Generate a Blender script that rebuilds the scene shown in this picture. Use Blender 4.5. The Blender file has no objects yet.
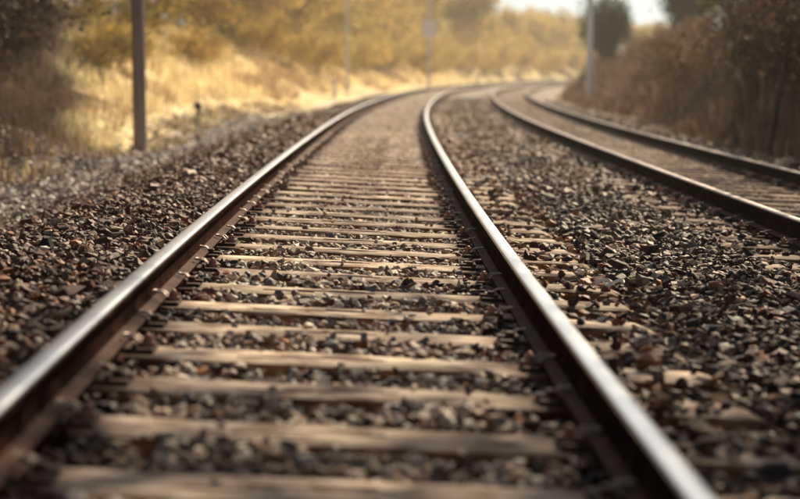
import bpy, bmesh, math, random
import numpy as np
from mathutils import Vector, Matrix, Euler, Quaternion
random.seed(7)
RNG = np.random.default_rng(11)
S = bpy.context.scene
COL = S.collection
R = math.radians

# ------------------------------------------------------------------ camera
RT = 0.45                      # height of the rail tops above the path beside the line
CAM_H = RT + 0.7825
FPX = 1762.6 / 800.0
PITCH = math.atan((249.5 - 72.6) / 1762.6)
cd = bpy.data.cameras.new('camera'); cam = bpy.data.objects.new('camera', cd); COL.objects.link(cam)
cam.location = (0, 0, CAM_H); cam.rotation_euler = (math.pi / 2 - PITCH, 0, 0)
cd.sensor_width = 36.0; cd.lens = 36.0 * FPX; cd.clip_start = 0.1; cd.clip_end = 3000
cd.dof.use_dof = True; cd.dof.focus_distance = 9.4
cd.dof.aperture_fstop = cd.lens / 1000 / 0.043
S.camera = cam

# ------------------------------------------------------------------ sky, sun, exposure
SUN_AZ, SUN_EL = R(28), R(40)
w = bpy.data.worlds.new("World"); S.world = w; w.use_nodes = True
nt = w.node_tree; bg = nt.nodes['Background']
sky = nt.nodes.new('ShaderNodeTexSky'); sky.sky_type = 'NISHITA'; sky.sun_disc = False
sky.sun_elevation = SUN_EL; sky.sun_rotation = SUN_AZ; sky.dust_density = 3.0; sky.air_density = 1.0; sky.ozone_density = 1.0
hs = nt.nodes.new('ShaderNodeHueSaturation'); hs.inputs['Saturation'].default_value = 0.55
nt.links.new(sky.outputs[0], hs.inputs['Color'])
# bright haze low in the sky, all round the horizon
wc = nt.nodes.new('ShaderNodeTexCoord'); wx = nt.nodes.new('ShaderNodeSeparateXYZ'); nt.links.new(wc.outputs['Generated'], wx.inputs[0])
wr = nt.nodes.new('ShaderNodeMapRange'); wr.interpolation_type = 'SMOOTHSTEP'; wr.inputs[1].default_value = .30; wr.inputs[2].default_value = .02; nt.links.new(wx.outputs[2], wr.inputs[0])
wm = nt.nodes.new('ShaderNodeMix'); wm.data_type = 'RGBA'; nt.links.new(wr.outputs[0], wm.inputs[0]); nt.links.new(hs.outputs[0], wm.inputs[6]); wm.inputs[7].default_value = (9.4, 10.6, 10.6, 1)
nt.links.new(wm.outputs[2], bg.inputs['Color'])
bg.inputs['Strength'].default_value = 0.06
sd = bpy.data.lights.new('sun', 'SUN'); sun = bpy.data.objects.new('sun', sd); COL.objects.link(sun)
sd.energy = 5.0; sd.angle = R(0.6); sd.color = (1.0, 0.81, 0.56)
SUNV = Vector((math.sin(SUN_AZ) * math.cos(SUN_EL), math.cos(SUN_AZ) * math.cos(SUN_EL), math.sin(SUN_EL)))
sun.rotation_euler = SUNV.to_track_quat('Z', 'Y').to_euler(); sun.location = SUNV * 60
S.view_settings.view_transform = 'Standard'; S.view_settings.look = 'None'
S.view_settings.exposure = 0.70; S.view_settings.gamma = 1.0

# ------------------------------------------------------------------ alignment of the line
KS = np.array([-60, 0, 10, 20, 35, 50, 70, 90, 120, 160, 400.])
KV = np.array([0.3, .358, .126, .067, .144, .088, .093, .215, .05, .32, .32]) / 100
TH0, X0, CANT, D2, Z2, S0 = -0.03496, -0.0612, 0.05104, 3.466, -0.144, 3.853
_ds = 0.05
_s = np.arange(0, 330, _ds); _k = np.interp(_s, KS, KV)
_th = TH0 + np.concatenate([[0], np.cumsum(_k)[:-1] * _ds])
_x = X0 + np.concatenate([[0], np.cumsum(np.sin(_th))[:-1] * _ds]); _y = np.concatenate([[0], np.cumsum(np.cos(_th))[:-1] * _ds])
_sb = -np.arange(_ds, 30, _ds)
_thb = TH0 + _sb * 0.003
_xb = X0 + np.cumsum(-np.sin(_thb)) * _ds; _yb = np.cumsum(-np.cos(_thb)) * _ds
CS = np.concatenate([_sb[::-1], _s]); CT = np.concatenate([_thb[::-1], _th]); CX = np.concatenate([_xb[::-1], _x]); CY = np.concatenate([_yb[::-1], _y])

def line(s, o):
    """(distance along, offset to the right) -> x, y, heading"""
    s = np.asarray(s, float); th = np.interp(s, CS, CT)
    return np.interp(s, CS, CX) + np.cos(th) * o, np.interp(s, CS, CY) - np.sin(th) * o, th

def so_of(x, y):
    """x, y -> s, o (coarse nearest point, vectorised)"""
    idx = np.arange(0, len(CS), 40)
    px, py = CX[idx], CY[idx]
    x = np.asarray(x, float).ravel(); y = np.asarray(y, float).ravel()
    s = np.empty_like(x); o = np.empty_like(x)
    for a in range(0, len(x), 4000):
        d = (x[a:a+4000, None] - px) ** 2 + (y[a:a+4000, None] - py) ** 2
        i = idx[np.argmin(d, 1)]
        dx = x[a:a+4000] - CX[i]; dy = y[a:a+4000] - CY[i]
        s[a:a+4000] = CS[i] + dx * np.sin(CT[i]) + dy * np.cos(CT[i])
        o[a:a+4000] = dx * np.cos(CT[i]) - dy * np.sin(CT[i])
    return s, o

def vnoise(x, y, seed=0):
    """cheap smooth value noise, about -1..1"""
    x = np.asarray(x, float); y = np.asarray(y, float)
    xi = np.floor(x).astype(np.int64); yi = np.floor(y).astype(np.int64); fx = x - xi; fy = y - yi
    fx = fx * fx * (3 - 2 * fx); fy = fy * fy * (3 - 2 * fy)
    def h(a, b):
        n = (a * 374761393 + b * 668265263 + seed * 974711) & 0x7fffffff
        n = ((n ^ (n >> 13)) * 1274126177) & 0x7fffffff
        return ((n ^ (n >> 16)) & 0xffff) / 32768.0 - 1
    return (h(xi, yi) * (1 - fx) + h(xi + 1, yi) * fx) * (1 - fy) + (h(xi, yi + 1) * (1 - fx) + h(xi + 1, yi + 1) * fx) * fy

PO = np.array([-60, -14, -9, -6.2, -4.6, -3.9, -3.3, -2.9, -1.95, -1.6, -1.3, -.95, -.80, -.72, -.5, .5, .72, .80, 1.0, 1.35, 1.8, 2.3, 2.7, 2.95, 3.0, 3.95, 4.2, 4.3, 4.8, 5.1, 5.6, 6.2, 7.2, 9, 14, 60])
PZ = np.array([5.5, 3.6, 2.35, 1.0, .25, .02, -.01, .02, .27, .37, .375, .36, .275, .265, .255, .20, .20, .19, .225, .225, .225, .215, .175, .13, .12, .055, .055, .12, .12, .10, -.04, -.05, .10, .55, .9, 1.4])
def ground_z(s, o):
    z = np.interp(o, PO, PZ)
    wide = np.clip((np.abs(o - 1.2) - 3.6) / 3, 0, 1)
    z = z + wide * (0.35 * vnoise(s / 7, o / 5, 3) + .12 * vnoise(s / 2, o / 2, 4))
    mid = ((o > 1.3) & (o < 2.4)) | ((o < -.9) & (o > -3.2))
    return z + np.where(mid, .018 * vnoise(s / .5, o / .4, 5), 0)

# ------------------------------------------------------------------ helpers
def tag(o, label=None, cat=None, group=None, kind=None):
    if label: o['label'] = label
    if cat: o['category'] = cat
    if group: o['group'] = group
    if kind: o['kind'] = kind
    return o

def link(name, data, parent=None, mat=None):
    o = bpy.data.objects.new(name, data); COL.objects.link(o)
    if parent: o.parent = parent
    if mat and data is not None and not data.materials: data.materials.append(mat)
    return o

def empty(name, loc=(0, 0, 0), rz=0, parent=None):
    o = bpy.data.objects.new(name, None); COL.objects.link(o); o.location = loc; o.rotation_euler = (0, 0, rz)
    o.empty_display_size = .2
    if parent: o.parent = parent
    return o

def np_mesh(name, V, F, col=None, smooth=False):
    """V (n,3); F: list of (m,k) int arrays; col (n,3) per vertex"""
    me = bpy.data.meshes.new(name)
    V = np.ascontiguousarray(V, dtype=np.float32)
    F = [np.asarray(f, np.int32) for f in F if len(f)]
    loops = np.concatenate([f.ravel() for f in F])
    tot = np.concatenate([np.full(len(f), f.shape[1], np.int32) for f in F])
    start = np.concatenate([[0], np.cumsum(tot)[:-1]]).astype(np.int32)
    me.vertices.add(len(V)); me.vertices.foreach_set('co', V.ravel())
    me.loops.add(len(loops)); me.loops.foreach_set('vertex_index', loops)
    me.polygons.add(len(tot)); me.polygons.foreach_set('loop_start', start); me.polygons.foreach_set('loop_total', tot)
    if col is not None:
        a = me.attributes.new('col', 'FLOAT_COLOR', 'POINT')
        c = np.ones((len(V), 4), np.float32); c[:, :3] = col
        a.data.foreach_set('color', c.ravel())
    me.update(calc_edges=True)
    me.polygons.foreach_set('use_smooth', np.full(len(tot), smooth, bool))
    me.validate()
    return me

def bm_mesh(name, bm, smooth=None):
    bmesh.ops.recalc_face_normals(bm, faces=bm.faces)
    me = bpy.data.meshes.new(name); bm.to_mesh(me); bm.free()
    if smooth:
        me.polygons.foreach_set('use_smooth', [True] * len(me.polygons)); me.set_sharp_from_angle(angle=R(smooth))
    return me

def tube(bm, pts, rad, n=8, flat=1.0, cap=True):
    """sweep a circle along pts; rad a number or list"""
    pts = [Vector(p) for p in pts]; rr = rad if hasattr(rad, '__len__') else [rad] * len(pts)
    rings = []; up = Vector((0, 0, 1)); t0 = (pts[1] - pts[0]).normalized()
    if abs(t0.z) > .9: up = Vector((1, 0, 0))
    for i, p in enumerate(pts):
        t = (pts[min(i + 1, len(pts) - 1)] - pts[max(i - 1, 0)]).normalized()
        a = t.cross(up).normalized(); b = a.cross(t).normalized(); up = b
        rings.append([bm.verts.new(p + (a * math.cos(2 * math.pi * k / n) + b * math.sin(2 * math.pi * k / n) * flat) * rr[i]) for k in range(n)])
    for r0, r1 in zip(rings, rings[1:]):
        for k in range(n): bm.faces.new((r0[k], r0[(k + 1) % n], r1[(k + 1) % n], r1[k]))
    if cap:
        bm.faces.new(rings[0][::-1]); bm.faces.new(rings[-1])

def box(bm, c, s, bev=0.0, rot=None):
    m = Matrix.Translation(c) @ (rot.to_matrix().to_4x4() if rot else Matrix()) @ Matrix.Diagonal((s[0], s[1], s[2], 1))
    r = bmesh.ops.create_cube(bm, size=1, matrix=m)
    if bev:
        es = list({e for v in r['verts'] for e in v.link_edges})
        bmesh.ops.bevel(bm, geom=es, offset=bev, segments=1, affect='EDGES', profile=.5)

# ------------------------------------------------------------------ materials
def mat(name, base, rough=.8, metal=0., attr=None, var=.25, scale=8., bump=0., bscale=40., spec=.5, stretch=None, col2=None, objcol=False, contrast=(.35, .65)):
    m = bpy.data.materials.new(name); m.use_nodes = True; n = m.node_tree.nodes; l = m.node_tree.links
    p = n['Principled BSDF']; p.inputs['Roughness'].default_value = rough; p.inputs['Metallic'].default_value = metal
    p.inputs['Specular IOR Level'].default_value = spec
    tc = n.new('ShaderNodeTexCoord'); mp = n.new('ShaderNodeMapping'); l.new(tc.outputs['Object'], mp.inputs[0])
    if stretch: mp.inputs['Scale'].default_value = stretch
    nz = n.new('ShaderNodeTexNoise'); nz.inputs['Scale'].default_value = scale; nz.inputs['Detail'].default_value = 5; l.new(mp.outputs[0], nz.inputs['Vector'])
    rp = n.new('ShaderNodeMapRange'); rp.inputs[1].default_value = contrast[0]; rp.inputs[2].default_value = contrast[1]; l.new(nz.outputs['Fac'], rp.inputs[0])
    mx = n.new('ShaderNodeMix'); mx.data_type = 'RGBA'; l.new(rp.outputs[0], mx.inputs[0])
    if attr or objcol:
        if attr: a = n.new('ShaderNodeAttribute'); a.attribute_name = attr; src = a.outputs['Color']
        else: a = n.new('ShaderNodeObjectInfo'); src = a.outputs['Color']
        m1 = n.new('ShaderNodeMix'); m1.data_type = 'RGBA'; m1.blend_type = 'MULTIPLY'; m1.inputs[0].default_value = 1
        m2 = n.new('ShaderNodeMix'); m2.data_type = 'RGBA'; m2.blend_type = 'MULTIPLY'; m2.inputs[0].default_value = 1
        l.new(src, m1.inputs[6]); l.new(src, m2.inputs[6]); m1.inputs[7].default_value = (1 - var,) * 3 + (1,); m2.inputs[7].default_value = (1 + var,) * 3 + (1,)
        l.new(m1.outputs[2], mx.inputs[6]); l.new(m2.outputs[2], mx.inputs[7])
    else:
        c2 = col2 or tuple(min(1, c * (1 + var)) for c in base)
        c1 = base if col2 else tuple(c * (1 - var) for c in base)
        mx.inputs[6].default_value = (*c1, 1); mx.inputs[7].default_value = (*c2, 1)
    l.new(mx.outputs[2], p.inputs['Base Color'])
    if bump:
        n2 = n.new('ShaderNodeTexNoise'); n2.inputs['Scale'].default_value = bscale; n2.inputs['Detail'].default_value = 6; l.new(mp.outputs[0], n2.inputs['Vector'])
        b = n.new('ShaderNodeBump'); b.inputs['Strength'].default_value = 1; b.inputs['Distance'].default_value = bump
        l.new(n2.outputs['Fac'], b.inputs['Height']); l.new(b.outputs[0], p.inputs['Normal'])
    return m

M = {}
M['stone'] = mat('crushed_stone', (.2, .2, .2), .58, attr='col', var=.3, scale=60, bump=.002, bscale=120, spec=.28)
M['stone_one'] = mat('crushed_stone_single', (.2, .2, .2), .62, objcol=True, var=.3, scale=60, bump=.002, bscale=120, spec=.28)
M['bed'] = mat('ballast_fines', (.2, .2, .2), .9, attr='col', var=.5, scale=22, bump=.03, bscale=25, spec=.05)
M['ground'] = mat('dry_soil', (.2, .15, .1), .95, attr='col', var=.4, scale=3, bump=.03, bscale=12, spec=.0)
M['rust'] = mat('rusty_steel_rail', (.014, .008, .007), .75, metal=.0, spec=.0, col2=(.034, .017, .013), scale=9, bump=.0006, bscale=160)
M['steel'] = mat('polished_steel_running_band', (.62, .63, .63), .27, metal=1., col2=(.74, .74, .73), scale=3, stretch=(1, 1, 1), bump=0)
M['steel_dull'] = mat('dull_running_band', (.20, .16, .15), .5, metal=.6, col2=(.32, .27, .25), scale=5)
M['foot'] = mat('rust_dusted_foot', (.040, .021, .017), .75, col2=(.085, .045, .034), scale=14, spec=.05)
M['plate'] = mat('dark_rusty_fastening', (.03, .016, .012), .6, spec=.15, col2=(.09, .04, .026), scale=30, bump=.001, bscale=120)
M['clip'] = mat('worn_spring_steel', (.16, .12, .10), .42, metal=.5, col2=(.42, .34, .29), scale=40)
M['knob'] = mat('rusty_bolt_head', (.16, .07, .045), .45, metal=.3, col2=(.3, .15, .1), scale=40)

def sleeper_mat(name, k):
    m = bpy.data.materials.new(name); m.use_nodes = True; n = m.node_tree.nodes; l = m.node_tree.links
    p = n['Principled BSDF']; p.inputs['Roughness'].default_value = .85; p.inputs['Specular IOR Level'].default_value = .12
    tc = n.new('ShaderNodeTexCoord'); oi = n.new('ShaderNodeObjectInfo')
    va = n.new('ShaderNodeVectorMath'); va.operation = 'ADD'; sc = n.new('ShaderNodeVectorMath'); sc.operation = 'SCALE'
    cr = n.new('ShaderNodeCombineXYZ'); l.new(oi.outputs['Random'], cr.inputs[0]); l.new(oi.outputs['Random'], cr.inputs[1])
    l.new(cr.outputs[0], sc.inputs[0]); sc.inputs[3].default_value = 37.0
    l.new(tc.outputs['Object'], va.inputs[0]); l.new(sc.outputs[0], va.inputs[1])
    mp = n.new('ShaderNodeMapping'); mp.inputs['Scale'].default_value = (2.6, 34, 34); l.new(va.outputs[0], mp.inputs[0])
    g = n.new('ShaderNodeTexNoise'); g.inputs['Scale'].default_value = 2.2; g.inputs['Detail'].default_value = 7; l.new(mp.outputs[0], g.inputs['Vector'])
    b = n.new('ShaderNodeTexNoise'); b.inputs['Scale'].default_value = 7; b.inputs['Detail'].default_value = 5; l.new(va.outputs[0], b.inputs['Vector'])
    r1 = n.new('ShaderNodeValToRGB'); e = r1.color_ramp.elements
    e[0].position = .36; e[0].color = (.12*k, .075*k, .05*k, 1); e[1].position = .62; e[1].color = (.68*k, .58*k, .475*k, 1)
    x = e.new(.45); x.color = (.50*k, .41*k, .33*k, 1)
    l.new(g.outputs['Fac'], r1.inputs[0])
    r2 = n.new('ShaderNodeValToRGB'); e = r2.color_ramp.elements
    e[0].position = .35; e[0].color = (.42, .36, .33, 1); e[1].position = .6; e[1].color = (1, 1, 1, 1); l.new(b.outputs['Fac'], r2.inputs[0])
    mu = n.new('ShaderNodeMix'); mu.data_type = 'RGBA'; mu.blend_type = 'MULTIPLY'; mu.inputs[0].default_value = 1.0
    l.new(r1.outputs[0], mu.inputs[6]); l.new(r2.outputs[0], mu.inputs[7])
    # oily rust stain beside the rails, brown earth colour on the side faces
    sx = n.new('ShaderNodeSeparateXYZ'); l.new(tc.outputs['Object'], sx.inputs[0])
    ab = n.new('ShaderNodeMath'); ab.operation = 'ABSOLUTE'; l.new(sx.outputs[0], ab.inputs[0])
    s1 = n.new('ShaderNodeMath'); s1.operation = 'SUBTRACT'; l.new(ab.outputs[0], s1.inputs[0]); s1.inputs[1].default_value = .75
    a2 = n.new('ShaderNodeMath'); a2.operation = 'ABSOLUTE'; l.new(s1.outputs[0], a2.inputs[0])
    mr = n.new('ShaderNodeMapRange'); mr.inputs[1].default_value = .22; mr.inputs[2].default_value = .10; mr.inputs[3].default_value = 0; mr.inputs[4].default_value = .95; l.new(a2.outputs[0], mr.inputs[0])
    m3 = n.new('ShaderNodeMix'); m3.data_type = 'RGBA'; l.new(mr.outputs[0], m3.inputs[0]); l.new(mu.outputs[2], m3.inputs[6]); m3.inputs[7].default_value = (.075, .04, .028, 1)
    ge = n.new('ShaderNodeSeparateXYZ'); l.new(tc.outputs['Normal'], ge.inputs[0])
    mr2 = n.new('ShaderNodeMapRange'); mr2.inputs[1].default_value = .75; mr2.inputs[2].default_value = .3; l.new(ge.outputs[2], mr2.inputs[0])
    m4 = n.new('ShaderNodeMix'); m4.data_type = 'RGBA'; m4.blend_type = 'MULTIPLY'; l.new(mr2.outputs[0], m4.inputs[0]); l.new(m3.outputs[2], m4.inputs[6]); m4.inputs[7].default_value = (.72, .45, .27, 1)
    l.new(m4.outputs[2], p.inputs['Base Color'])
    hv = n.new('ShaderNodeHueSaturation'); vr = n.new('ShaderNodeMapRange'); vr.inputs[3].default_value = .72; vr.inputs[4].default_value = 1.15; l.new(oi.outputs['Random'], vr.inputs[0])
    l.new(vr.outputs[0], hv.inputs['Value']); l.new(m4.outputs[2], hv.inputs['Color']); l.new(hv.outputs[0], p.inputs['Base Color'])
    bu = n.new('ShaderNodeBump'); bu.inputs['Distance'].default_value = .008; l.new(g.outputs['Fac'], bu.inputs['Height']); l.new(bu.outputs[0], p.inputs['Normal'])
    return m
M['sleeper'] = sleeper_mat('weathered_sleeper', 1.0); M['sleeper_shaded'] = sleeper_mat('shade_darkened_sleeper', .7)  # second track's sleepers darkened to carry its shade in the colour

def leaf_mat(name, trans=.35, rough=.7):
    m = bpy.data.materials.new(name); m.use_nodes = True; n = m.node_tree.nodes; l = m.node_tree.links
    p = n['Principled BSDF']; p.inputs['Roughness'].default_value = rough; p.inputs['Specular IOR Level'].default_value = .25
    a = n.new('ShaderNodeAttribute'); a.attribute_name = 'col'; oi = n.new('ShaderNodeObjectInfo')
    mu = n.new('ShaderNodeMix'); mu.data_type = 'RGBA'; mu.blend_type = 'MULTIPLY'; mu.inputs[0].default_value = 1
    l.new(a.outputs['Color'], mu.inputs[6]); l.new(oi.outputs['Color'], mu.inputs[7]); l.new(mu.outputs[2], p.inputs['Base Color'])
    t = n.new('ShaderNodeBsdfTranslucent'); l.new(mu.outputs[2], t.inputs['Color'])
    ms = n.new('ShaderNodeMixShader'); ms.inputs[0].default_value = trans
    l.new(p.outputs[0], ms.inputs[1]); l.new(t.outputs[0], ms.inputs[2]); l.new(ms.outputs[0], n['Material Output'].inputs['Surface'])
    return m
M['leaf'] = leaf_mat('leaves', .4)
M['straw'] = leaf_mat('dry_grass_blades', .35)
M['reed'] = leaf_mat('dry_reed_stems', .25)
M['bark'] = mat('bark', (.07, .048, .036), .9, col2=(.16, .115, .085), scale=10, stretch=(1, 1, .25), bump=.01, bscale=14)
M['pole_brown'] = mat('tarred_timber_pole', (.16, .125, .125), .7, col2=(.28, .225, .22), scale=12, stretch=(1, 1, .08), bump=.004, bscale=30)
M['pole_grey'] = mat('galvanised_pole', (.52, .55, .57), .5, col2=(.66, .68, .70), scale=9, stretch=(1, 1, .1))
M['white'] = mat('white_paint', (.72, .71, .66), .6, col2=(.84, .83, .78), scale=9)
M['dark'] = mat('dark_iron', (.03, .022, .018), .6, col2=(.06, .045, .035), scale=20)
M['pale'] = mat('pale_plastic_scrap', (.66, .64, .62), .45, col2=(.82, .8, .78), scale=40)

# ------------------------------------------------------------------ ground sheet and ballast bed
def grid_faces(nu, nv):
    i = np.arange((nu - 1) * (nv - 1)); r = i // (nv - 1); c = i % (nv - 1)
    a = r * nv + c
    return np.stack([a, a + 1, a + nv + 1, a + nv], 1)

def ground_colour(s, o, n):
    c = np.tile(np.array([.20, .14, .085]), (n, 1))
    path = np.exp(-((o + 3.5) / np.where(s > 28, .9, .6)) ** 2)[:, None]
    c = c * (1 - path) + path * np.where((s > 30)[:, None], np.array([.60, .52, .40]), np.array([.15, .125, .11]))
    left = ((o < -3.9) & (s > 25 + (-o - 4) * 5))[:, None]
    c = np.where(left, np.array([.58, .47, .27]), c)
    c = np.where(((o < -3.9) & (s <= 25 + (-o - 4) * 5))[:, None], np.array([.05, .035, .025]), c)  # near left end: dark brown cover with shade put into the colour
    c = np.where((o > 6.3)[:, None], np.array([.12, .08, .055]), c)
    return c * (1 + .25 * vnoise(s / 1.5, o / 1.2, 9))[:, None]

def axis(lims, steps):
    out = [lims[0]]
    for (b, st) in zip(lims[1:], steps):
        out += list(np.linspace(out[-1], b, max(2, int(round((b - out[-1]) / st)) + 1))[1:])
    return np.array(out)
# ground in line coordinates near the railway, widened to the horizon
gs = axis([-28, 0, 40, 120, 320], [2, .5, 1.2, 4]); go = axis([-60, -14, -4.4, 7, 14, 60], [3, .6, .3, .8, 4])
ss, oo = np.meshgrid(gs, go, indexing='ij'); ss = ss.ravel(); oo = oo.ravel()
gx, gy, _ = line(ss, oo)
under = np.where((oo > -2.7) & (oo < 5.6), -.35, 0) * np.clip((oo + 2.7) / .4, 0, 1) * np.clip((5.6 - oo) / .3, 0, 1)
gz = ground_z(ss, oo) + under
V = np.stack([gx, gy, gz], 1)
nu, nv = len(gs), len(go)
F = [grid_faces(nu, nv)]
# outer skirt of the same sheet, out to the horizon
ring = np.concatenate([np.arange(nv), np.arange(1, nu) * nv + nv - 1, (nu - 1) * nv + np.arange(nv - 2, -1, -1), np.arange(nu - 2, 0, -1) * nv])
cen = V[ring].mean(0); dirv = V[ring][:, :2] - cen[:2]; dirv /= np.linalg.norm(dirv, axis=1)[:, None]
far = np.concatenate([cen[:2] + dirv * 1400, np.full((len(ring), 1), 1.0)], 1)
k = len(ring); a = np.arange(k); F.append(np.stack([ring[a], ring[(a + 1) % k], len(V) + (a + 1) % k, len(V) + a], 1))
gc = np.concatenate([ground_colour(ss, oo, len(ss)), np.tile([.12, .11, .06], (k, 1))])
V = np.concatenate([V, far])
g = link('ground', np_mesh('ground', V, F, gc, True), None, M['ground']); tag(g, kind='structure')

def bed_colour(s, o):
    n = len(s)
    c = np.tile(np.array([.085, .06, .048]), (n, 1))
    mid = (np.abs(o) < .62)[:, None]; c = np.where(mid, np.array([.17, .14, .115]), c)
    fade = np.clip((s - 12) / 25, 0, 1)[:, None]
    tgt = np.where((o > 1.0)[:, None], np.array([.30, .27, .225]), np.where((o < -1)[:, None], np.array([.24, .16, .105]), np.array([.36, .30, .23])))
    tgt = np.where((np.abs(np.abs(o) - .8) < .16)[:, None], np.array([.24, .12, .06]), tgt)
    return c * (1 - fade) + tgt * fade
bs = axis([-8, 3, 25, 60, 320], [.5, .15, .4, 1.2]); bo = np.concatenate([axis([-3.15, -.95], [.1]), [-.86, -.8, -.7, -.6], axis([-.5, .5], [.2]), [.6, .7, .8, .9], axis([1.0, 5.95], [.1])])
ss, oo = np.meshgrid(bs, bo, indexing='ij'); ss = ss.ravel(); oo = oo.ravel()
bx_, by_, _ = line(ss, oo)
edge = np.where((oo < -3.1) | (oo > 5.9), -.25, 0)
V = np.stack([bx_, by_, ground_z(ss, oo) - .03 + edge + .008 * RNG.standard_normal(len(ss))], 1)
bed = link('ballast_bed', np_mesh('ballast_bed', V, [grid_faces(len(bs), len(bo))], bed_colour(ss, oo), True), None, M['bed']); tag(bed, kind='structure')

# ------------------------------------------------------------------ tracks
SL_W, SL_SP = .225, .60
def track_matrix(s, off, zc):
    x, y, th = line(s, off)
    return Matrix.Translation((float(x), float(y), RT + zc)) @ Matrix.Rotation(-float(th), 4, 'Z') @ Matrix.Rotation(CANT, 4, 'Y')

HALF = [(.0625, -.149), (.0625, -.138), (.022, -.124), (.0085, -.112), (.008, -.055), (.012, -.046), (.031, -.040), (.0335, -.034), (.0335, -.013), (.0315, -.0065), (.0270, -.0027), (.019, -.0010), (.010, -.0003), (0, 0)]
PROF = HALF + [(-a, b) for a, b in HALF[-2::-1]]
def rail_mesh(off, zc, side):
    sr = axis([-6, 30, 80, 300], [.5, .8, 1.5])
    P = np.array(PROF); n = len(P); V = []
    x, y, th = line(sr, off)
    ca, sa = math.cos(CANT), math.sin(CANT)
    lat = P[:, 0] + side * (.7175 + .0335); dz = P[:, 1]
    lo = lat * ca + dz * sa; zz = RT + zc - lat * sa + dz * ca
    V = np.stack([x[:, None] + np.cos(th)[:, None] * lo, y[:, None] - np.sin(th)[:, None] * lo, np.broadcast_to(zz, (len(sr), n))], 2).reshape(-1, 3)
    F = []; i = np.arange(len(sr) - 1)
    for k in range(n):
        k2 = (k + 1) % n
        F.append(np.stack([i * n + k, i * n + k2, (i + 1) * n + k2, (i + 1) * n + k], 1))
    me = np_mesh('rail', V, F, None, True)
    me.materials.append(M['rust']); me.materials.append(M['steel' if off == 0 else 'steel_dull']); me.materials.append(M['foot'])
    idx = []
    for k in range(n):
        top = 8 <= k <= n - 10
        idx += [1 if top else 2 if k in (1, n - 3) else 0] * len(i)
    me.polygons.foreach_set('material_index', np.array(idx, np.int32)); me.set_sharp_from_angle(angle=R(50))
    return me

def sleeper_mesh(v, mt):
    rr = random.Random(v); bm = bmesh.new()
    L, W, H = 2.6, SL_W, .21; xs = [-L/2, -1.22, -.95, -.6, -.35, -.15, -.001, .15, .35, .6, .95, 1.22, L/2]
    ring = []
    for i, x in enumerate(xs):
        end = i in (0, len(xs) - 1); j = lambda a=.003: rr.uniform(-a, a)
        zt = -(.03 if end else 0) + j(.0012); b = .006 + j(.002); wf = W / 2 - (.012 if end else 0)
        pts = [(-wf - .015 + j(), -H), (-wf - .004 + j(), zt - b), (-wf + b*.8 + j(), zt), (wf - b + j(), zt), (wf + .004 + j(), zt - b), (wf + .015 + j(), -H)]
        ring.append([bm.verts.new((x, p, q)) for p, q in pts])
    for a, b in zip(ring, ring[1:]):
        for k in range(6): bm.faces.new((a[k], a[(k+1) % 6], b[(k+1) % 6], b[k]))
    bm.faces.new(ring[0][::-1]); bm.faces.new(ring[-1])
    me = bm_mesh('sleeper', bm, 40); me.materials.append(M[mt]); return me
SLEEPER = [sleeper_mesh(i, 'sleeper') for i in range(6)]; SLEEPER2 = [sleeper_mesh(i, 'sleeper_shaded') for i in range(6)]
# drying crack / groove pieces that lie along the sleeper top
bm = bmesh.new(); box(bm, (0, 0, 0), (.34, .012, .004)); box(bm, (.05, .03, 0), (.16, .006, .004)); box(bm, (-.2, -.045, 0), (.22, .005, .004))
GROOVE = bm_mesh('groove', bm); GROOVE.materials.append(M['plate'])
# fastenings; local frame of a rail seat: x = across the track pointing INWARD, y = along, z = 0 on the sleeper top
RFZ = .165 - .149                      # underside of rail foot above the sleeper top
bm = bmesh.new(); box(bm, (0, 0, RFZ / 2), (.29, .15, RFZ - .001), .003); box(bm, (.083, 0, RFZ + .008), (.016, .15, .018), .003); box(bm, (-.083, 0, RFZ + .008), (.016, .15, .018), .003)
BASE = bm_mesh('base_plate', bm); BASE.materials.append(M['plate'])
def loop_mesh(wd, reach, r):
    bm = bmesh.new(); z0 = RFZ + .028
    pts = [(.098, -wd, z0 - .014), (.08, -wd, z0 + .003), (.058, -wd, z0 + .004), (.045 - reach, -wd * .8, z0 + .006), (.040 - reach, 0, z0 + .006), (.045 - reach, wd * .8, z0 + .006), (.058, wd, z0 + .004), (.08, wd, z0 + .003), (.098, wd, z0 - .014)]
    tube(bm, pts, r, 8); me = bm_mesh('clip', bm, 60); me.materials.append(M['clip']); return me
CLIP = [loop_mesh(.026, .004, .0042), loop_mesh(.013, -.006, .0038)]
bm = bmesh.new()
bmesh.ops.create_cone(bm, cap_ends=True, segments=20, radius1=.030, radius2=.027, depth=.012, matrix=Matrix.Translation((.118, 0, RFZ + .008)))
bmesh.ops.create_cone(bm, cap_ends=True, segments=6, radius1=.019, radius2=.018, depth=.018, matrix=Matrix.Translation((.118, 0, RFZ + .022)))
bmesh.ops.create_uvsphere(bm, u_segments=12, v_segments=6, radius=.012, matrix=Matrix.Translation((.118, 0, RFZ + .031)))
KNOB = bm_mesh('bolt', bm, 35); KNOB.materials.append(M['knob'])
bm = bmesh.new(); box(bm, (.115, 0, RFZ + .004), (.075, .045, .011), .003); box(bm, (.105, 0, RFZ + .016), (.03, .045, .014), .004)
BAR = bm_mesh('clamp_bar', bm); BAR.materials.append(M['plate'])

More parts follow.
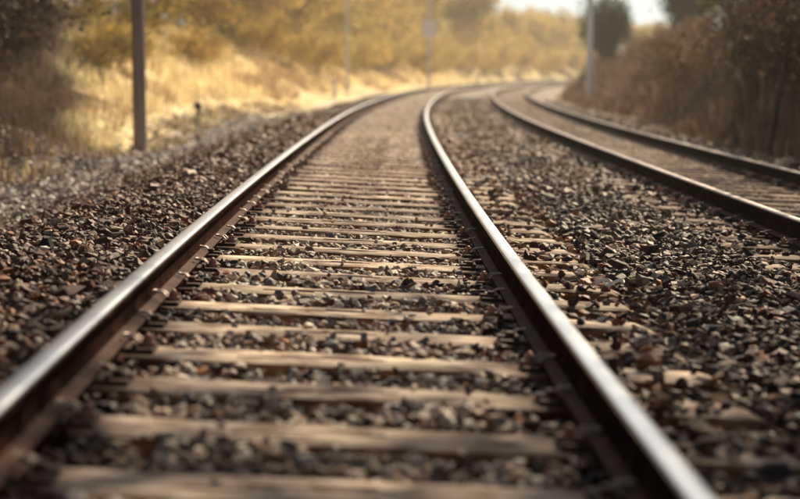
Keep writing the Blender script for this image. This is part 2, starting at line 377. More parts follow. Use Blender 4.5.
def build_track(off, zc, label, n0, n1, detail, SLP):
    t = empty('railway_track', (float(line(3, off)[0]), 3, RT + zc - .38)); tag(t, label, 'railway track')
    inv = t.matrix_basis.inverted()
    for side in (-1, 1):
        r = link('rail', rail_mesh(off, zc, side), t); r.matrix_parent_inverse = inv
    for i in range(n0, n1):
        sc = S0 + .1125 + SL_SP * i + RNG.normal() * .012
        m = track_matrix(sc, off, zc) @ Matrix.Translation((RNG.normal() * .015, 0, -.165)) @ Matrix.Rotation(RNG.normal() * .006, 4, 'Z')
        sl = link('sleeper', SLP[i % 6], t); sl.matrix_parent_inverse = inv; sl.matrix_basis = m
        sinv = Matrix()
        if sc < detail:
            gr = link('groove', GROOVE, sl); gr.matrix_basis = Matrix.Translation((.0 + RNG.normal() * .02, .01, .0005))
        if sc < detail + 40:
            for side in (-1, 1):
                seat = Matrix.Translation((side * .751, 0, 0)) @ Matrix.Rotation(0 if side < 0 else math.pi, 4, 'Z')
                b = link('base_plate', BASE, sl); b.matrix_basis = seat
                if sc < detail:
                    for inward in (0, 1):
                        k = seat @ Matrix.Rotation(math.pi * (1 - inward), 4, 'Z')
                        odd = i % 2
                        c = link('clip', CLIP[0 if odd else 1], sl); c.matrix_basis = k @ Matrix.Translation((0, RNG.normal() * .004, 0)) @ Matrix.Rotation(RNG.normal() * .09, 4, 'Z')
                        if odd: q = link('bolt', KNOB, sl)
                        else: q = link('clamp_bar', BAR, sl)
                        q.matrix_basis = k
    return t
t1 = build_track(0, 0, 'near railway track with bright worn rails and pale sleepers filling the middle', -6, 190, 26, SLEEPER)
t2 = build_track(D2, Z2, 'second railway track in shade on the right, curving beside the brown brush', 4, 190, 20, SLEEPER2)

# ------------------------------------------------------------------ crushed stone
def hull(n, seed, flat):
    r = np.random.default_rng(seed); p = r.standard_normal((n, 3)); p /= np.linalg.norm(p, axis=1)[:, None]
    p *= r.uniform(.82, 1.05, (n, 1)); p *= np.array([1.15, .85, flat]) * .5
    bm = bmesh.new()
    for q in p: bm.verts.new(q)
    res = bmesh.ops.convex_hull(bm, input=bm.verts)
    bmesh.ops.delete(bm, geom=[v for v in bm.verts if not v.link_faces], context='VERTS')
    bmesh.ops.triangulate(bm, faces=bm.faces)
    bm.verts.index_update()
    return np.array([v.co for v in bm.verts]), np.array([[v.index for v in f.verts] for f in bm.faces])
HI = [hull(13, 100 + i, .50 + .04 * (i % 5)) for i in range(14)]
LO = [hull(8, 200 + i, .65) for i in range(8)]

PAL = {'dark': (.042, .032, .034), 'brown': (.115, .060, .038), 'grey': (.15, .12, .105), 'tan': (.28, .195, .13), 'pale': (.46, .40, .34), 'orange': (.33, .14, .05), 'blue': (.105, .108, .128), 'red': (.11, .043, .030)}
PK = list(PAL); PC = np.array([PAL[k] for k in PK])
def stone_colour(s, o, n):
    W = np.zeros((n, 8))
    def setw(mask, **kw):
        for i, kk in enumerate(PK): W[mask, i] = kw.get(kk, .001)
    setw(o > .95, dark=.24, brown=.30, grey=.13, tan=.17, pale=.04, orange=.05, blue=.12)
    setw(o < -.9, dark=.13, brown=.44, grey=.05, tan=.15, pale=.025, orange=.08, blue=.02, red=.12)
    setw(np.abs(o) < .55, dark=.08, brown=.14, grey=.30, tan=.27, pale=.17, orange=.01, blue=.06)
    nr = (np.abs(np.abs(o) - .75) < .2); setw(nr, dark=.33, brown=.30, red=.26, grey=.07, tan=.03, orange=.01, blue=.02)
    setw(o < -2.5, dark=.12, brown=.12, grey=.28, tan=.12, pale=.28, blue=.12)
    cw = np.cumsum(W / W.sum(1)[:, None], 1); i = (RNG.random(n)[:, None] > cw).sum(1).clip(0, 7)
    c = PC[i] * RNG.uniform(.65, 1.35, (n, 1))
    # tan powder further along; between the rails pale haze glow painted in too
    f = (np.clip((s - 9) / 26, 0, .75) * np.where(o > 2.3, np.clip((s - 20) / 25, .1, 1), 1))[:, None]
    dust_glow = np.where((o > 1)[:, None], np.array([.34, .27, .19]), np.where((np.abs(o) < .6)[:, None], np.array([.62, .52, .40]), np.array([.25, .165, .10])))
    dust_glow = np.where(nr[:, None], np.array([.22, .11, .06]), dust_glow)
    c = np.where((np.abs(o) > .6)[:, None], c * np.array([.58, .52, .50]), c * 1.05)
    c = c * (1 + 1.5 * np.clip((s - 14) / 10, 0, 1) * (np.abs(o) < .7))[:, None]  # haze glow painted on: far stones between the rails lightened again
    rusty = ((o > .82) & (o < 1.3) & (RNG.random(n) < .5 * np.clip((s - 5) / 6, 0, 1)))[:, None]; c = np.where(rusty, np.array([.26, .125, .055]) * RNG.uniform(.6, 1.3, (n, 1)), c); dk = ((o > 2.3) & (s < 40))[:, None]; c = np.where(dk, c * .7, c)  # stones by the second track darkened, its shade put into their colour
    gz_ = ((np.abs(o) < .5) & (s > 9))[:, None]; c = np.where(gz_, c * .95, c)
    return c * (1 - f) + dust_glow * RNG.uniform(.6, 1.3, (n, 1)) * f

def zs(s, o):
    """surface height for stones"""
    return ground_z(s, o)

def scatter(s0, s1, dens, size, margin=1.0, omin=-3.4, omax=6.1):
    A = (s1 - s0) * (omax - omin); n = int(A * dens)
    s = RNG.uniform(s0, s1, n); o = RNG.uniform(omin, omax, n)
    x, y, _ = line(s, o)
    keep = np.abs(x) < .235 * y + margin
    s, o = s[keep], o[keep]; n = len(s)
    sz = size * np.exp(RNG.normal(0, .27, n)); 
    small = o < -2.7; sz = np.where(small, sz * .75, sz)
    z = zs(s, o) + RNG.uniform(-.45, .25, n) * sz
    fr = np.mod(s - S0, SL_SP); on_sl = (fr < SL_W + .008) | (fr > SL_SP - .008)
    edge = (fr < SL_W + .03) | (fr > SL_SP - .03)
    def tr(oc): 
        ao = np.abs(oc); inside = ao < .68; rail = (ao >= .66) & (ao <= .845); out_ = (ao > .845) & (ao < 1.31); return inside, rail, out_
    kill = np.zeros(n, bool)
    for oc, t in ((o, 1), (o - D2, 2)):
        ins, rail, outz = tr(oc)
        top = RT + (0 if t == 1 else Z2) - .165 - oc * CANT
        crib = top - .015 + .02 * vnoise(s / .25, oc / .3, 30)
        stray = ins & on_sl
        lucky = RNG.random(n) < np.where(s > 10, .015 + .16 * np.clip((s - 10) / 14, 0, 1) * (vnoise(s / .9, o / .5, 77) > -.1), .012)
        kill |= stray & ~lucky
        farther = np.clip((s - 9) / 5, 0, 1)
        sz = np.where(ins, np.minimum(sz, .06 - .015 * farther), sz)
        crib = crib * (1 - farther) + farther * (top - .020 + .011 * np.clip((s - 17) / 8, 0, 1) + .006 * vnoise(s / .25, oc / .3, 31))
        z = np.where(ins & ~on_sl, crib + RNG.uniform(-.5, .2 - .14, n) * sz * 1.0 + (1 - farther) * .008, z)
        kill |= ins & edge & ~on_sl & (farther > .5)
        z = np.where(stray & lucky, top + sz * .16, z); sz = np.where(stray & lucky, np.minimum(sz, .035), sz)
        # under and right beside the rail foot: low
        z = np.where(rail, top - .012 + RNG.uniform(-.5, .1, n) * sz, z); kill |= rail & on_sl; kill |= rail & (np.abs(np.abs(oc) - .751) < .07) & (sz > .045)
        right_end = outz & (oc > 0) if t == 1 else outz
        kill |= right_end & on_sl & (RNG.random(n) < np.where(s < 6.5, .74, .86)) & (np.abs(oc) < 1.28)
        z = np.where(right_end & ~on_sl, top - .03 + RNG.uniform(-.5, .3, n) * sz, z)
        z = np.where(right_end & on_sl, top + sz * .25, z)
    ok = ~kill
    return s[ok], o[ok], z[ok], sz[ok]

def rot_mats(n):
    q = RNG.standard_normal((n, 4)); 
    # mostly lying flat: damp tilt
    q[:, 1:3] *= .24
    q /= np.linalg.norm(q, axis=1)[:, None]; w_, x, y, z = q.T
    return np.stack([np.stack([1-2*(y*y+z*z), 2*(x*y-z*w_), 2*(x*z+y*w_)], 1), np.stack([2*(x*y+z*w_), 1-2*(x*x+z*z), 2*(y*z-x*w_)], 1), np.stack([2*(x*z-y*w_), 2*(y*z+x*w_), 1-2*(x*x+y*y)], 1)], 1)

def stones_mesh(name, s, o, z, sz, protos, colr):
    x, y, _ = line(s, o); n = len(s); Rm = rot_mats(n); which = RNG.integers(0, len(protos), n)
    asp = RNG.uniform(.75, 1.3, (n, 3)); VV, FF, CC = [], [], []; base = 0
    for k, (pv, pf) in enumerate(protos):
        m = np.where(which == k)[0]
        v = pv[None] * (sz[m, None, None] * asp[m][:, None, :])
        v = np.einsum('nij,nvj->nvi', Rm[m], v) + np.stack([x[m], y[m], z[m]], 1)[:, None]
        VV.append(v.reshape(-1, 3)); FF.append((pf[None] + (base + np.arange(len(m)) * len(pv))[:, None, None]).reshape(-1, 3))
        CC.append(np.repeat(colr[m], len(pv), 0)); base += len(m) * len(pv)
    return np_mesh(name, np.concatenate(VV), [np.concatenate(FF)], np.concatenate(CC))

s_, o_, z_, q_ = scatter(2.8, 13.5, 820, .050)
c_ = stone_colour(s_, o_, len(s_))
# the 300 that show largest become objects of their own
x_, y_, _ = line(s_, o_)
u_ = 400 + 1762.6 * x_ / y_; dzc = z_ - CAM_H
v_ = 249.5 - 1762.6 * (y_ * math.sin(PITCH) + dzc * math.cos(PITCH)) / (y_ * math.cos(PITCH) - dzc * math.sin(PITCH))
inview = (u_ > -5) & (u_ < 805) & (v_ < 500) & (v_ > 0)
hid = ((np.abs(np.abs(o_) - .751) < .09)) | (z_ < zs(s_, o_) - .2 * q_)
score = np.where(inview & ~hid, q_ / y_, 0); top = np.argsort(-score)[:290]; rest = np.ones(len(s_), bool); rest[top] = False
one_meshes = []
for k, (pv, pf) in enumerate(HI):
    me = np_mesh('stone', pv, [pf]); me.materials.append(M['stone_one']); one_meshes.append(me)
Rm = rot_mats(len(top))
for j, i in enumerate(top):
    st = link('stone', one_meshes[j % len(HI)], bed)
    sc = q_[i] * RNG.uniform(.8, 1.25, 3)
    st.matrix_basis = Matrix.Translation((x_[i], y_[i], z_[i])) @ Matrix(Rm[j].tolist()).to_4x4() @ Matrix.Diagonal((*sc, 1))
    st.color = (*c_[i], 1)
def ballast(name, label, *a):
    o = link(name, stones_mesh(name, *a), None, M['stone']); tag(o, label, 'gravel', kind='stuff'); return o
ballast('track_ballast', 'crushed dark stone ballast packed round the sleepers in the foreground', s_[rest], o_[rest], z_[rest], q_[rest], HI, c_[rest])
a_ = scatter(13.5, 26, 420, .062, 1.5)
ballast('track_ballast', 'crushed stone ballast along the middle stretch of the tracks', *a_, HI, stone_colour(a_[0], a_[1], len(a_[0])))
def cribs_far():
    out = [[], [], [], []]
    for oc in (0, D2):
        r = scatter(26, 66, 420, .042, 1.0, oc - .68, oc + .68)
        for q, v in zip(out, r): q.append(v)
    return [np.concatenate(v) for v in out]
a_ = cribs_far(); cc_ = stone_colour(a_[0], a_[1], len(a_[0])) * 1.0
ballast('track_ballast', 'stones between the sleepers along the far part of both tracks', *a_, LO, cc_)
a_ = scatter(26, 70, 110, .08, 2)
ballast('track_ballast', 'dusty ballast along the far curve of the tracks', *a_, LO, stone_colour(a_[0], a_[1], len(a_[0])))
# pale grit on the path left of the ballast
n = 12000; s_ = RNG.uniform(9, 45, n); o_ = -3.5 + RNG.normal(0, .6, n); kp = (o_ < -2.6) & (np.abs(line(s_, o_)[0]) < .24 * s_ + 1.5); s_ = s_[kp]; o_ = o_[kp]
n = len(s_); cc = np.where((RNG.random(n) < .33)[:, None], np.array([.62, .60, .56]), np.array([.11, .095, .095])) * RNG.uniform(.7, 1.25, (n, 1))
gr = link('path_grit', stones_mesh('path_grit', s_, o_, ground_z(s_, o_) + .01, .07 * RNG.random(n) ** 2 + .035, LO, cc), None, M['stone']); tag(gr, 'pale grit and chips scattered on the path left of the ballast', 'gravel', kind='stuff')

def pix(u, v, z):
    """where the view ray through photo pixel (u, v) meets height z"""
    f = (249.5 - v) / 1762.6; X = (u - 400) / 1762.6
    dy = math.cos(PITCH) + f * math.sin(PITCH); dz = -math.sin(PITCH) + f * math.cos(PITCH)
    t = (z - CAM_H) / dz
    return X * t, dy * t
def pixg(u, v):
    z = .03
    for _ in range(12):
        x, y = pix(u, v, z); s, o = so_of([x], [y]); z = .5 * z + .5 * float(ground_z(s, o)[0])
    return x, y, z
# stones one can single out
def odd_stone(u, v, z, size, col, label, k, rz=0):
    x, y, z = pixg(u, v); z += .018 + size[2] * .3; me = np_mesh('loose_stone', HI[k][0], [HI[k][1]]); me.materials.append(M['stone_one'])
    st = link('loose_stone', me); st.location = (x, y, z); st.scale = size; st.rotation_euler = (.15, .1, rz); st.color = (*col, 1); tag(st, label, 'stone')
odd_stone(14, 205, RT - .20, (.095, .08, .09), (.62, .60, .54), 'white rounded stone at the far left edge of the ballast', 1)
odd_stone(44, 255, RT - .15, (.05, .045, .05), (.66, .65, .64), 'small white pebble in the left ballast, nearest to the camera of the white stones', 2)
odd_stone(114, 233, RT - .10, (.12, .05, .04), (.55, .46, .34), 'long pale cream chip lying left of the near rail', 3, -.25)
odd_stone(110, 208, RT - .12, (.065, .06, .06), (.36, .24, .13), 'tan stone just beyond the long cream chip', 4)
odd_stone(576, 219, RT - .20, (.05, .05, .075), (.38, .14, .04), 'upright orange stone in the ballast between the two tracks', 5)
odd_stone(647, 359, RT - .20, (.06, .055, .06), (.34, .14, .05), 'chunky orange brown stone right of the near rail', 6, .5)
odd_stone(608, 205, RT - .20, (.05, .05, .06), (.42, .28, .15), 'tan orange stone between the tracks beyond the upright orange one', 7)
odd_stone(790, 165, RT - .30, (.07, .06, .14), (.62, .58, .54), 'pale upright chip beside the second track at the brush', 8)
# curled scrap and crumpled scrap
x, y, zg = pixg(602, 294); e = empty('plastic_strip', (x, y, zg + .012)); tag(e, 'curled white plastic strip lying on ballast right of the near rail', 'litter')
bm = bmesh.new()
for (cx, rr, a0, a1) in ((0, .045, 20, 215), (.05, .045, -10, 170)):
    prev = None
    for i in range(15):
        a = R(a0 + (a1 - a0) * i / 14); h = .028 + .012 * math.sin(i * .5)
        p = Vector((cx + rr * math.cos(a), rr * 1.3 * math.sin(a), h)); q = p + Vector((.004 * math.cos(a), .004 * math.sin(a), .016))
        r_ = [bm.verts.new(p), bm.verts.new(q), bm.verts.new(q + Vector((.003, .0, -.001))), bm.verts.new(p + Vector((.003, 0, .001)))]
        if prev:
            for kq in range(4): bm.faces.new((prev[kq], prev[(kq+1) % 4], r_[(kq+1) % 4], r_[kq]))
        prev = r_
link('strip', bm_mesh('strip', bm, 40), e, M['pale'])
bm = bmesh.new(); bmesh.ops.create_icosphere(bm, subdivisions=2, radius=.03)
for v in bm.verts: v.co *= random.uniform(.6, 1.25); v.co.z *= .6
x, y, zg = pixg(580, 278); o = link('crumpled_wrapper', bm_mesh('crumpled_wrapper', bm), None, M['pale']); o.location = (x, y, zg + .03); tag(o, 'small crumpled pale wrapper between sleeper ends and ballast', 'litter')

# ------------------------------------------------------------------ vegetation makers
def blades_mesh(name, P, h, wd, lean, col, col_tip=None, segs=2):
    """P (n,3) bases; one bent blade each, 5 verts"""
    n = len(P); a = RNG.uniform(0, 2 * np.pi, n); d = np.stack([np.cos(a), np.sin(a), np.zeros(n)], 1); sd_ = np.stack([-np.sin(a), np.cos(a), np.zeros(n)], 1)
    ln = (np.abs(RNG.normal(0, 1, n)) * lean)[:, None]; h = h[:, None]; wd = wd[:, None]; up = np.array([0, 0, 1.])
    b0 = P - sd_ * wd / 2; b1 = P + sd_ * wd / 2; m = P + up * h * .55 + d * h * ln * .35
    m0 = m - sd_ * wd * .4; m1 = m + sd_ * wd * .4; t = P + up * h * (1 - .3 * ln.clip(0, 1.5)) + d * h * ln
    V = np.stack([b0, b1, m0, m1, t], 1).reshape(-1, 3); i = np.arange(n) * 5
    F = [np.stack([i, i + 1, i + 3, i + 2], 1), np.stack([i + 2, i + 3, i + 4], 1)]
    ct = col if col_tip is None else col_tip
    C = np.stack([col * .8, col * .8, (col + ct) / 2, (col + ct) / 2, ct], 1).reshape(-1, 3)
    return np_mesh(name, V, F, C)

def pick(colours, n, lo=.7, hi=1.3):
    c = np.array(colours); return c[RNG.integers(0, len(c), n)] * RNG.uniform(lo, hi, (n, 1))

def grow(seed, height, spread, levels=4, n0=5, kids=3, r0=.03, upb=.4):
    """branch segments: list of (p0, p1, r0, r1, level)"""
    r = random.Random(seed); segs = []
    def rec(p, d, L, rad, lev):
        steps = 3
        for k in range(steps):
            d = (d + Vector((r.gauss(0, .16), r.gauss(0, .16), r.gauss(0, .1) + .04 * upb))).normalized()
            q = p + d * L / steps; segs.append((p.copy(), q.copy(), rad, rad * .8, lev)); p = q; rad *= .8
            if lev < levels and k >= 1 or (lev and lev < levels):
                for _ in range(kids if k == steps - 1 else 1):
                    nd = (d + Vector((r.gauss(0, 1) * spread, r.gauss(0, 1) * spread, r.gauss(0, .35) + upb * .5))).normalized()
                    rec(p, nd, L * r.uniform(.5, .75), rad * .7, lev + 1)
    for _ in range(n0):
        a = r.uniform(0, 2 * math.pi); d = Vector((math.cos(a) * spread * .8, math.sin(a) * spread * .8, 1)).normalized()
        rec(Vector((r.uniform(-.08, .08), r.uniform(-.08, .08), -.1)), d, height * r.uniform(.38, .5), r0, 0)
    return segs

def segs_arrays(segs, minr=.004):
    A = np.array([[*s[0]] for s in segs]); B = np.array([[*s[1]] for s in segs]); ra = np.maximum([s[2] for s in segs], minr); rb = np.maximum([s[3] for s in segs], minr)
    d = B - A; d /= np.linalg.norm(d, axis=1)[:, None] + 1e-9; u = np.cross(d, np.array([.3, .5, .81])); u /= np.linalg.norm(u, axis=1)[:, None] + 1e-9; v = np.cross(d, u)
    V = []
    for (P, rr) in ((A, ra), (B, rb)):
        for k in range(3):
            a = 2 * math.pi * k / 3; V.append(P + (u * math.cos(a) + v * math.sin(a)) * rr[:, None])
    V = np.stack(V, 1).reshape(-1, 3); i = np.arange(len(segs)) * 6
    F = np.concatenate([np.stack([i + k, i + (k + 1) % 3, i + 3 + (k + 1) % 3, i + 3 + k], 1) for k in range(3)])
    return V, F

def leaf_cloud(C, size, cols, flat=.5):
    n = len(C); a = RNG.standard_normal((n, 3)); a /= np.linalg.norm(a, axis=1)[:, None]; b = np.cross(a, RNG.standard_normal((n, 3))); b /= np.linalg.norm(b, axis=1)[:, None]
    sz = (size * RNG.uniform(.6, 1.4, n))[:, None]
    V = np.stack([C - a * sz * .5, C + b * sz * .28, C + a * sz * .5, C - b * sz * .28], 1).reshape(-1, 3); i = np.arange(n) * 4
    return V, np.stack([i, i + 1, i + 2, i + 3], 1), np.repeat(cols, 4, 0)

class Plant: pass
def make_plant(seed, height, spread, n0, kids, r0, leaves, lsize, lcols, levels=3, upb=.4, jit=.14, minr=.005, lev_from=2):
    p = Plant(); sg = grow(seed, height, spread, levels, n0, kids, r0, upb)
    lo = [s for s in sg if s[4] <= 0]; hi = [s for s in sg if s[4] > 0]
    V, F = segs_arrays(lo, minr); p.trunk = np_mesh('trunk', V, [F], None, True); p.trunk.materials.append(M['bark'])
    V, F = segs_arrays(hi, minr); C = np.tile([.20, .135, .095], (len(V), 1)) * RNG.uniform(.6, 1.5, (len(V), 1))
    if leaves:
        cand = [s for s in sg if s[4] >= lev_from] or sg
        P = np.array([[*cand[i][1]] for i in RNG.integers(0, len(cand), leaves)]) + RNG.normal(0, jit, (leaves, 3))
        P = P[P[:, 2] > .05]
        clump = (1 + .45 * vnoise(P[:, 0] / (height * .12) + P[:, 2] * 2, P[:, 1] / (height * .12), seed))[:, None]
        LV, LF, LC = leaf_cloud(P, lsize, pick(lcols, len(P), .6, 1.35) * clump)
        F2 = LF + len(V); V = np.concatenate([V, LV]); C = np.concatenate([C, LC]); Fs = [F, F2]
    else: Fs = [F]
    p.crown = np_mesh('crown', V, Fs, C); p.crown.materials.append(M['leaf'])
    return p

def put(p, name, s, o, sc, label, cat, group=None, tint=(1, 1, 1), rz=None, sink=.05, sz=None):
    x, y, th = line(s, o); z = float(ground_z(np.array([s]), np.array([o]))[0])
    e = empty(name, (float(x), float(y), z - sink), RNG.uniform(0, 6.28) if rz is None else rz); e.scale = (sc, sc, sz or sc); tag(e, label, cat, group)
    t = link('trunk', p.trunk, e); c = link('crown', p.crown, e); c.color = (*tint, 1); return e

OLIVE = [(.26, .23, .07), (.34, .28, .08), (.20, .19, .055), (.42, .33, .12)]
GOLD = [(.56, .46, .24), (.66, .56, .33), (.46, .35, .17), (.72, .64, .42)]
TWIG = [(.185, .13, .09), (.24, .175, .12), (.13, .095, .07)]
EVER = [(.03, .055, .012), (.06, .10, .015), (.018, .035, .01)]
brush = [make_plant(300 + i, 2.4, .55, 7, 2, .022, 3800, .085, TWIG, 3, .5, .12) for i in range(3)]
leafy = [make_plant(320 + i, 3.2, .6, 6, 3, .035, 4200, .15, OLIVE, 3, .35, .28) for i in range(3)]
spring = [make_plant(340 + i, 9.0, .5, 2, 3, .14, 7000, .30, OLIVE, 3, .35, .55, .012, 1) for i in range(3)]
bare = [make_plant(360 + i, 9.5, .42, 2, 3, .13, 2600, .16, TWIG, 3, .5, .35, .012, 1) for i in range(2)]
ever = [make_plant(380 + i, 7.0, .55, 2, 3, .16, 16000, .24, EVER, 3, .3, .55, .012, 1) for i in range(2)]

# ---- grass and reeds (stuff)
def strew(n, s0, s1, o0, o1, power=1.0):
    s = s0 + (s1 - s0) * RNG.random(n) ** power; o = RNG.uniform(o0, o1, n)
    x, y, _ = line(s, o); k = (np.abs(x) < .26 * y + 4); s, o, x, y = s[k], o[k], x[k], y[k]
    return s, o, np.stack([x, y, ground_z(s, o) - .02], 1)
s, o, P = strew(60000, 15, 160, -12, -4.0, 1.6)
k = ~((o > -4.6) & (s > 28)); s, o, P = s[k], o[k], P[k]
den = vnoise(s / 1.3, o / .9, 40) + .5 * vnoise(s / .4, o / .3, 41); k = den > -.35; s, o, P = s[k], o[k], P[k]
far_ = np.clip((s - 20) / 60, 0, 1)
c = pick(GOLD, len(s)); br = (vnoise(s / 3.5, o / 1.8, 42) > .25)[:, None]; c = np.where(br, c * np.array([.5, .42, .40]), c)
nf = np.clip((25 + (-o - 4) * 5.2 - s) / 4 + .6 * vnoise(s / 3, o / 2, 44), 0, 1)[:, None]; c = c * np.where((o > -6.8)[:, None], 1.35, 1.0); c = c * (1 - nf) + nf * pick(TWIG, len(s)) * .42  # bank foot's sun glare and left end's shade painted into the blade colour
gl = link('dry_grass', blades_mesh('dry_grass', P, RNG.uniform(.18, .5, len(s)), .012 + .035 * far_, .55, c, c * 1.15), None, M['straw']); tag(gl, 'golden dry grass covering the sunlit bank on the left', 'grass', kind='stuff')
s, o, P = strew(42000, 14, 125, 6.0, 11, 1.5)
far_ = np.clip((s - 20) / 60, 0, 1)
pn = vnoise(s / 1.6, o / 1.1, 60); hh = RNG.uniform(.5, 1.7, len(s)) * np.clip((o - 5.6) / 1.9, .2, 1) * (1 + .45 * pn); c = (1 + .5 * vnoise(s / 2.5, o / 2, 61))[:, None] *  pick([(.26, .175, .115), (.17, .11, .08), (.34, .24, .16), (.11, .07, .055)], len(s))
rl = link('dry_reeds', blades_mesh('dry_reeds', P, hh, .010 + .03 * far_, .34, c * .8, c), None, M['reed']); tag(rl, 'tall brown dry reeds and stalks along the right bank', 'reeds', kind='stuff')
s, o, P = strew(9000, 8, 60, -4.3, -3.5)
c = pick(TWIG + GOLD[:1], len(s)); k = vnoise(s / .8, o / .5, 47) > .1; s, P, c = s[k], P[k], c[k]
link('dead_leaves', blades_mesh('dead_leaves', P, RNG.uniform(.05, .22, len(s)), np.full(len(s), .02), .9, c), None, M['straw'])['kind'] = 'stuff'
tag(bpy.data.objects['dead_leaves'], 'dead leaves and low stalks at the foot of the left bank', 'leaf litter')

# ---- left bank bushes
def rowput(lst, plants, name, cat, group, labels):
    for i, (s, o, sc, tint) in enumerate(lst):
        put(plants[i % len(plants)], name, s, o, sc, labels[i] if isinstance(labels, list) else labels, cat, group, tint)
LB = [(18.5, -5.0, .55), (20, -4.9, .7), (21.5, -5.8, 1.0), (23.5, -5.4, .85), (22.5, -7.2, 1.3), (26, -6.4, 1.1), (25, -8.0, 1.5), (28.5, -7.6, 1.2), (31, -8.8, 1.4), (24, -6.3, 1.0), (29, -6.2, .8), (33, -7.6, 1.0), (27, -9.5, 1.7), (35, -8.4, 1.1), (38, -8.6, 1.2), (41, -9.6, 1.3), (36, -10, 1.5), (30, -7.0, 1.0), (33, -9.0, 1.3)]
LL = ['low bare bush at the far left edge beside the gravel path', 'small brown bush second from the left edge beside the path', 'brown twiggy bush behind the low bushes at the left edge', 'brown bush just left of the brown pole base', 'taller dark bush at the upper left edge', 'brown bush directly behind the brown pole', 'tall dark thicket in the upper left corner', 'dark bush up the bank left of the brown pole', 'dark bush high on the bank above the brown pole', 'matted brown bush midway between left edge and brown pole', 'low brown bush right behind the brown pole base', 'brown bush on the slope just right of the brown pole', 'tallest bare thicket behind all bushes at the left', 'brown bush on the upper slope right of the brown pole', 'brown bush farther up the slope right of the pole', 'highest bush on the slope above the golden grass', 'tall brown thicket behind the brown pole top', 'round brown bush left of the pole, halfway up the bank', 'brown thicket filling the gap behind the pole']
rowput([(a_, b_, c_ * 1.15, (.36, .29, .25)) for a_, b_, c_ in LB], brush, 'bare_bush', 'bush', 'bare brown bushes left of the brown pole', LL)  # tint darkens these bushes, putting the shade at the left into their colour
rowput([(37, -5.9, .4, (1.0, .85, .8)), (40, -6.0, .45, (1.5, 1.3, .9)), (47, -7.6, .8, (1.2, 1.1, .9)), (55, -6.4, .5, (1.5, 1.25, 1.0)), (62, -7.9, .9, (1.3, 1.1, .9)), (74, -7.3, .7, (1.5, 1.25, 1.0))],
       leafy, 'leafy_bush', 'bush', 'yellow green bushes on the left bank',
       ['yellow green bush just right of the brown pole', 'small golden bush above the short dark stake', 'olive bush on the bank above the bright grass', 'small pale bush near the white marker post', 'olive bush behind the far left mast', 'pale bush on the bank where the track starts to bend'])
# ---- woods behind the left bank, round the outside of the curve
i = 0; WL = ['olive tree with young leaves in the wood behind the left bank', 'brown bare tree among olive ones in the wood on the left']
for s in list(np.arange(24, 110, 4.6)):
    for o0 in (-9.5, -14.0):
        kind = (i * 7) % 5; pl = bare if (kind in (1, 3) or s < 50) else spring
        put(pl[i % len(pl)], 'bare_tree' if pl is bare else 'spring_tree', s + RNG.uniform(-1.5, 1.5), o0 + RNG.uniform(-1.5, 1.5), RNG.uniform(.75, 1.15), WL[1] if pl is bare else WL[0], 'tree',
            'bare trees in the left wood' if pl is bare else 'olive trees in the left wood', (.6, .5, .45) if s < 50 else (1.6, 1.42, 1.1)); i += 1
for s in np.arange(82, 240, 4.2):
    for o0 in (-6.5, -9.5, -12):
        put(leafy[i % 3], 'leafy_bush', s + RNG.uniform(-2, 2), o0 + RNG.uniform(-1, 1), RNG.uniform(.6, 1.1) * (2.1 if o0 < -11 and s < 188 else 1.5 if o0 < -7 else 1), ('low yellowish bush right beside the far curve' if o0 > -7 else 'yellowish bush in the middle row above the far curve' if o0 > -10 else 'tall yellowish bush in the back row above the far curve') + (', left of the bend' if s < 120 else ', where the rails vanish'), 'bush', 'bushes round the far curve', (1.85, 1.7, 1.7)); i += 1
for s in np.arange(108, 300, 5):
    tall = 1.2 if s < 186 else .62
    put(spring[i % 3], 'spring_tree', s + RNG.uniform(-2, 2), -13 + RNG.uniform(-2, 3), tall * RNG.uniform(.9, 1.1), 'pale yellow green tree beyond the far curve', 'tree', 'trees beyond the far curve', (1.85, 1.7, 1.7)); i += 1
# ---- right bank
RB = [(s, 7.6 + RNG.uniform(-.4, .8), (1.45 if s < 36 else .95 if s < 52 else .66) * RNG.uniform(.85, 1.1)) for s in np.arange(14, 112, 2.6)] + [(s, 10 + RNG.uniform(-1, 1), RNG.uniform(1.2, 1.6) * (1 if s < 48 else .72)) for s in np.arange(14, 100, 4.0)]
for j, (s, o, sc) in enumerate(RB):
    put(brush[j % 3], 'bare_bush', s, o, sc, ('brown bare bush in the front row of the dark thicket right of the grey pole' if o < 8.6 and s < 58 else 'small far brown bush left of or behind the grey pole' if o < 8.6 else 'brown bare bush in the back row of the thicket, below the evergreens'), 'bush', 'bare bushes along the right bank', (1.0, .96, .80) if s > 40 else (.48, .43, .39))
for j, (s, o, sc) in enumerate([(8.5, 7.8, 1.3), (11, 8.4, 1.35), (13.2, 8.2, 1.3), (15.4, 8.6, 1.25), (17.2, 9.0, 1.2), (20.5, 7.6, .8), (24, 8.2, .8), (28, 8.4, .8), (31, 9.4, .8), (37, 10.4, .7)]):
    put(bare[j % 2], 'bare_tree', s, o, sc, 'bare tree beside the second track, added largely out of view for its shade', 'tree', 'bare trees added beside the right thicket for shade', (.6, .5, .5), sz=sc * (1.65 if s < 18 else 1))  # trees added for their shade on foreground and second track; nearest stretched taller
for j, (s, o) in enumerate([(-4, 8), (-9, 9), (-14, 7), (1, 9), (5, 9.5), (-3, -9), (-9, -8), (-15, -9), (3, -10), (9, -9.5), (15, -10), (-20, 3), (-22, -3)]):
    put(spring[j % 3], 'spring_tree', s, o, 1.1, 'tall unseen tree added behind the viewer to block sky light', 'tree', 'trees added behind the viewpoint to block sky light', (.8, .7, .8))  # unseen trees added round the camera to cut the sky's fill light
put(ever[0], 'evergreen_tree', 84, 8.6, .40, 'dark green tree against the sky right of the grey pole', 'tree', sz=.66)
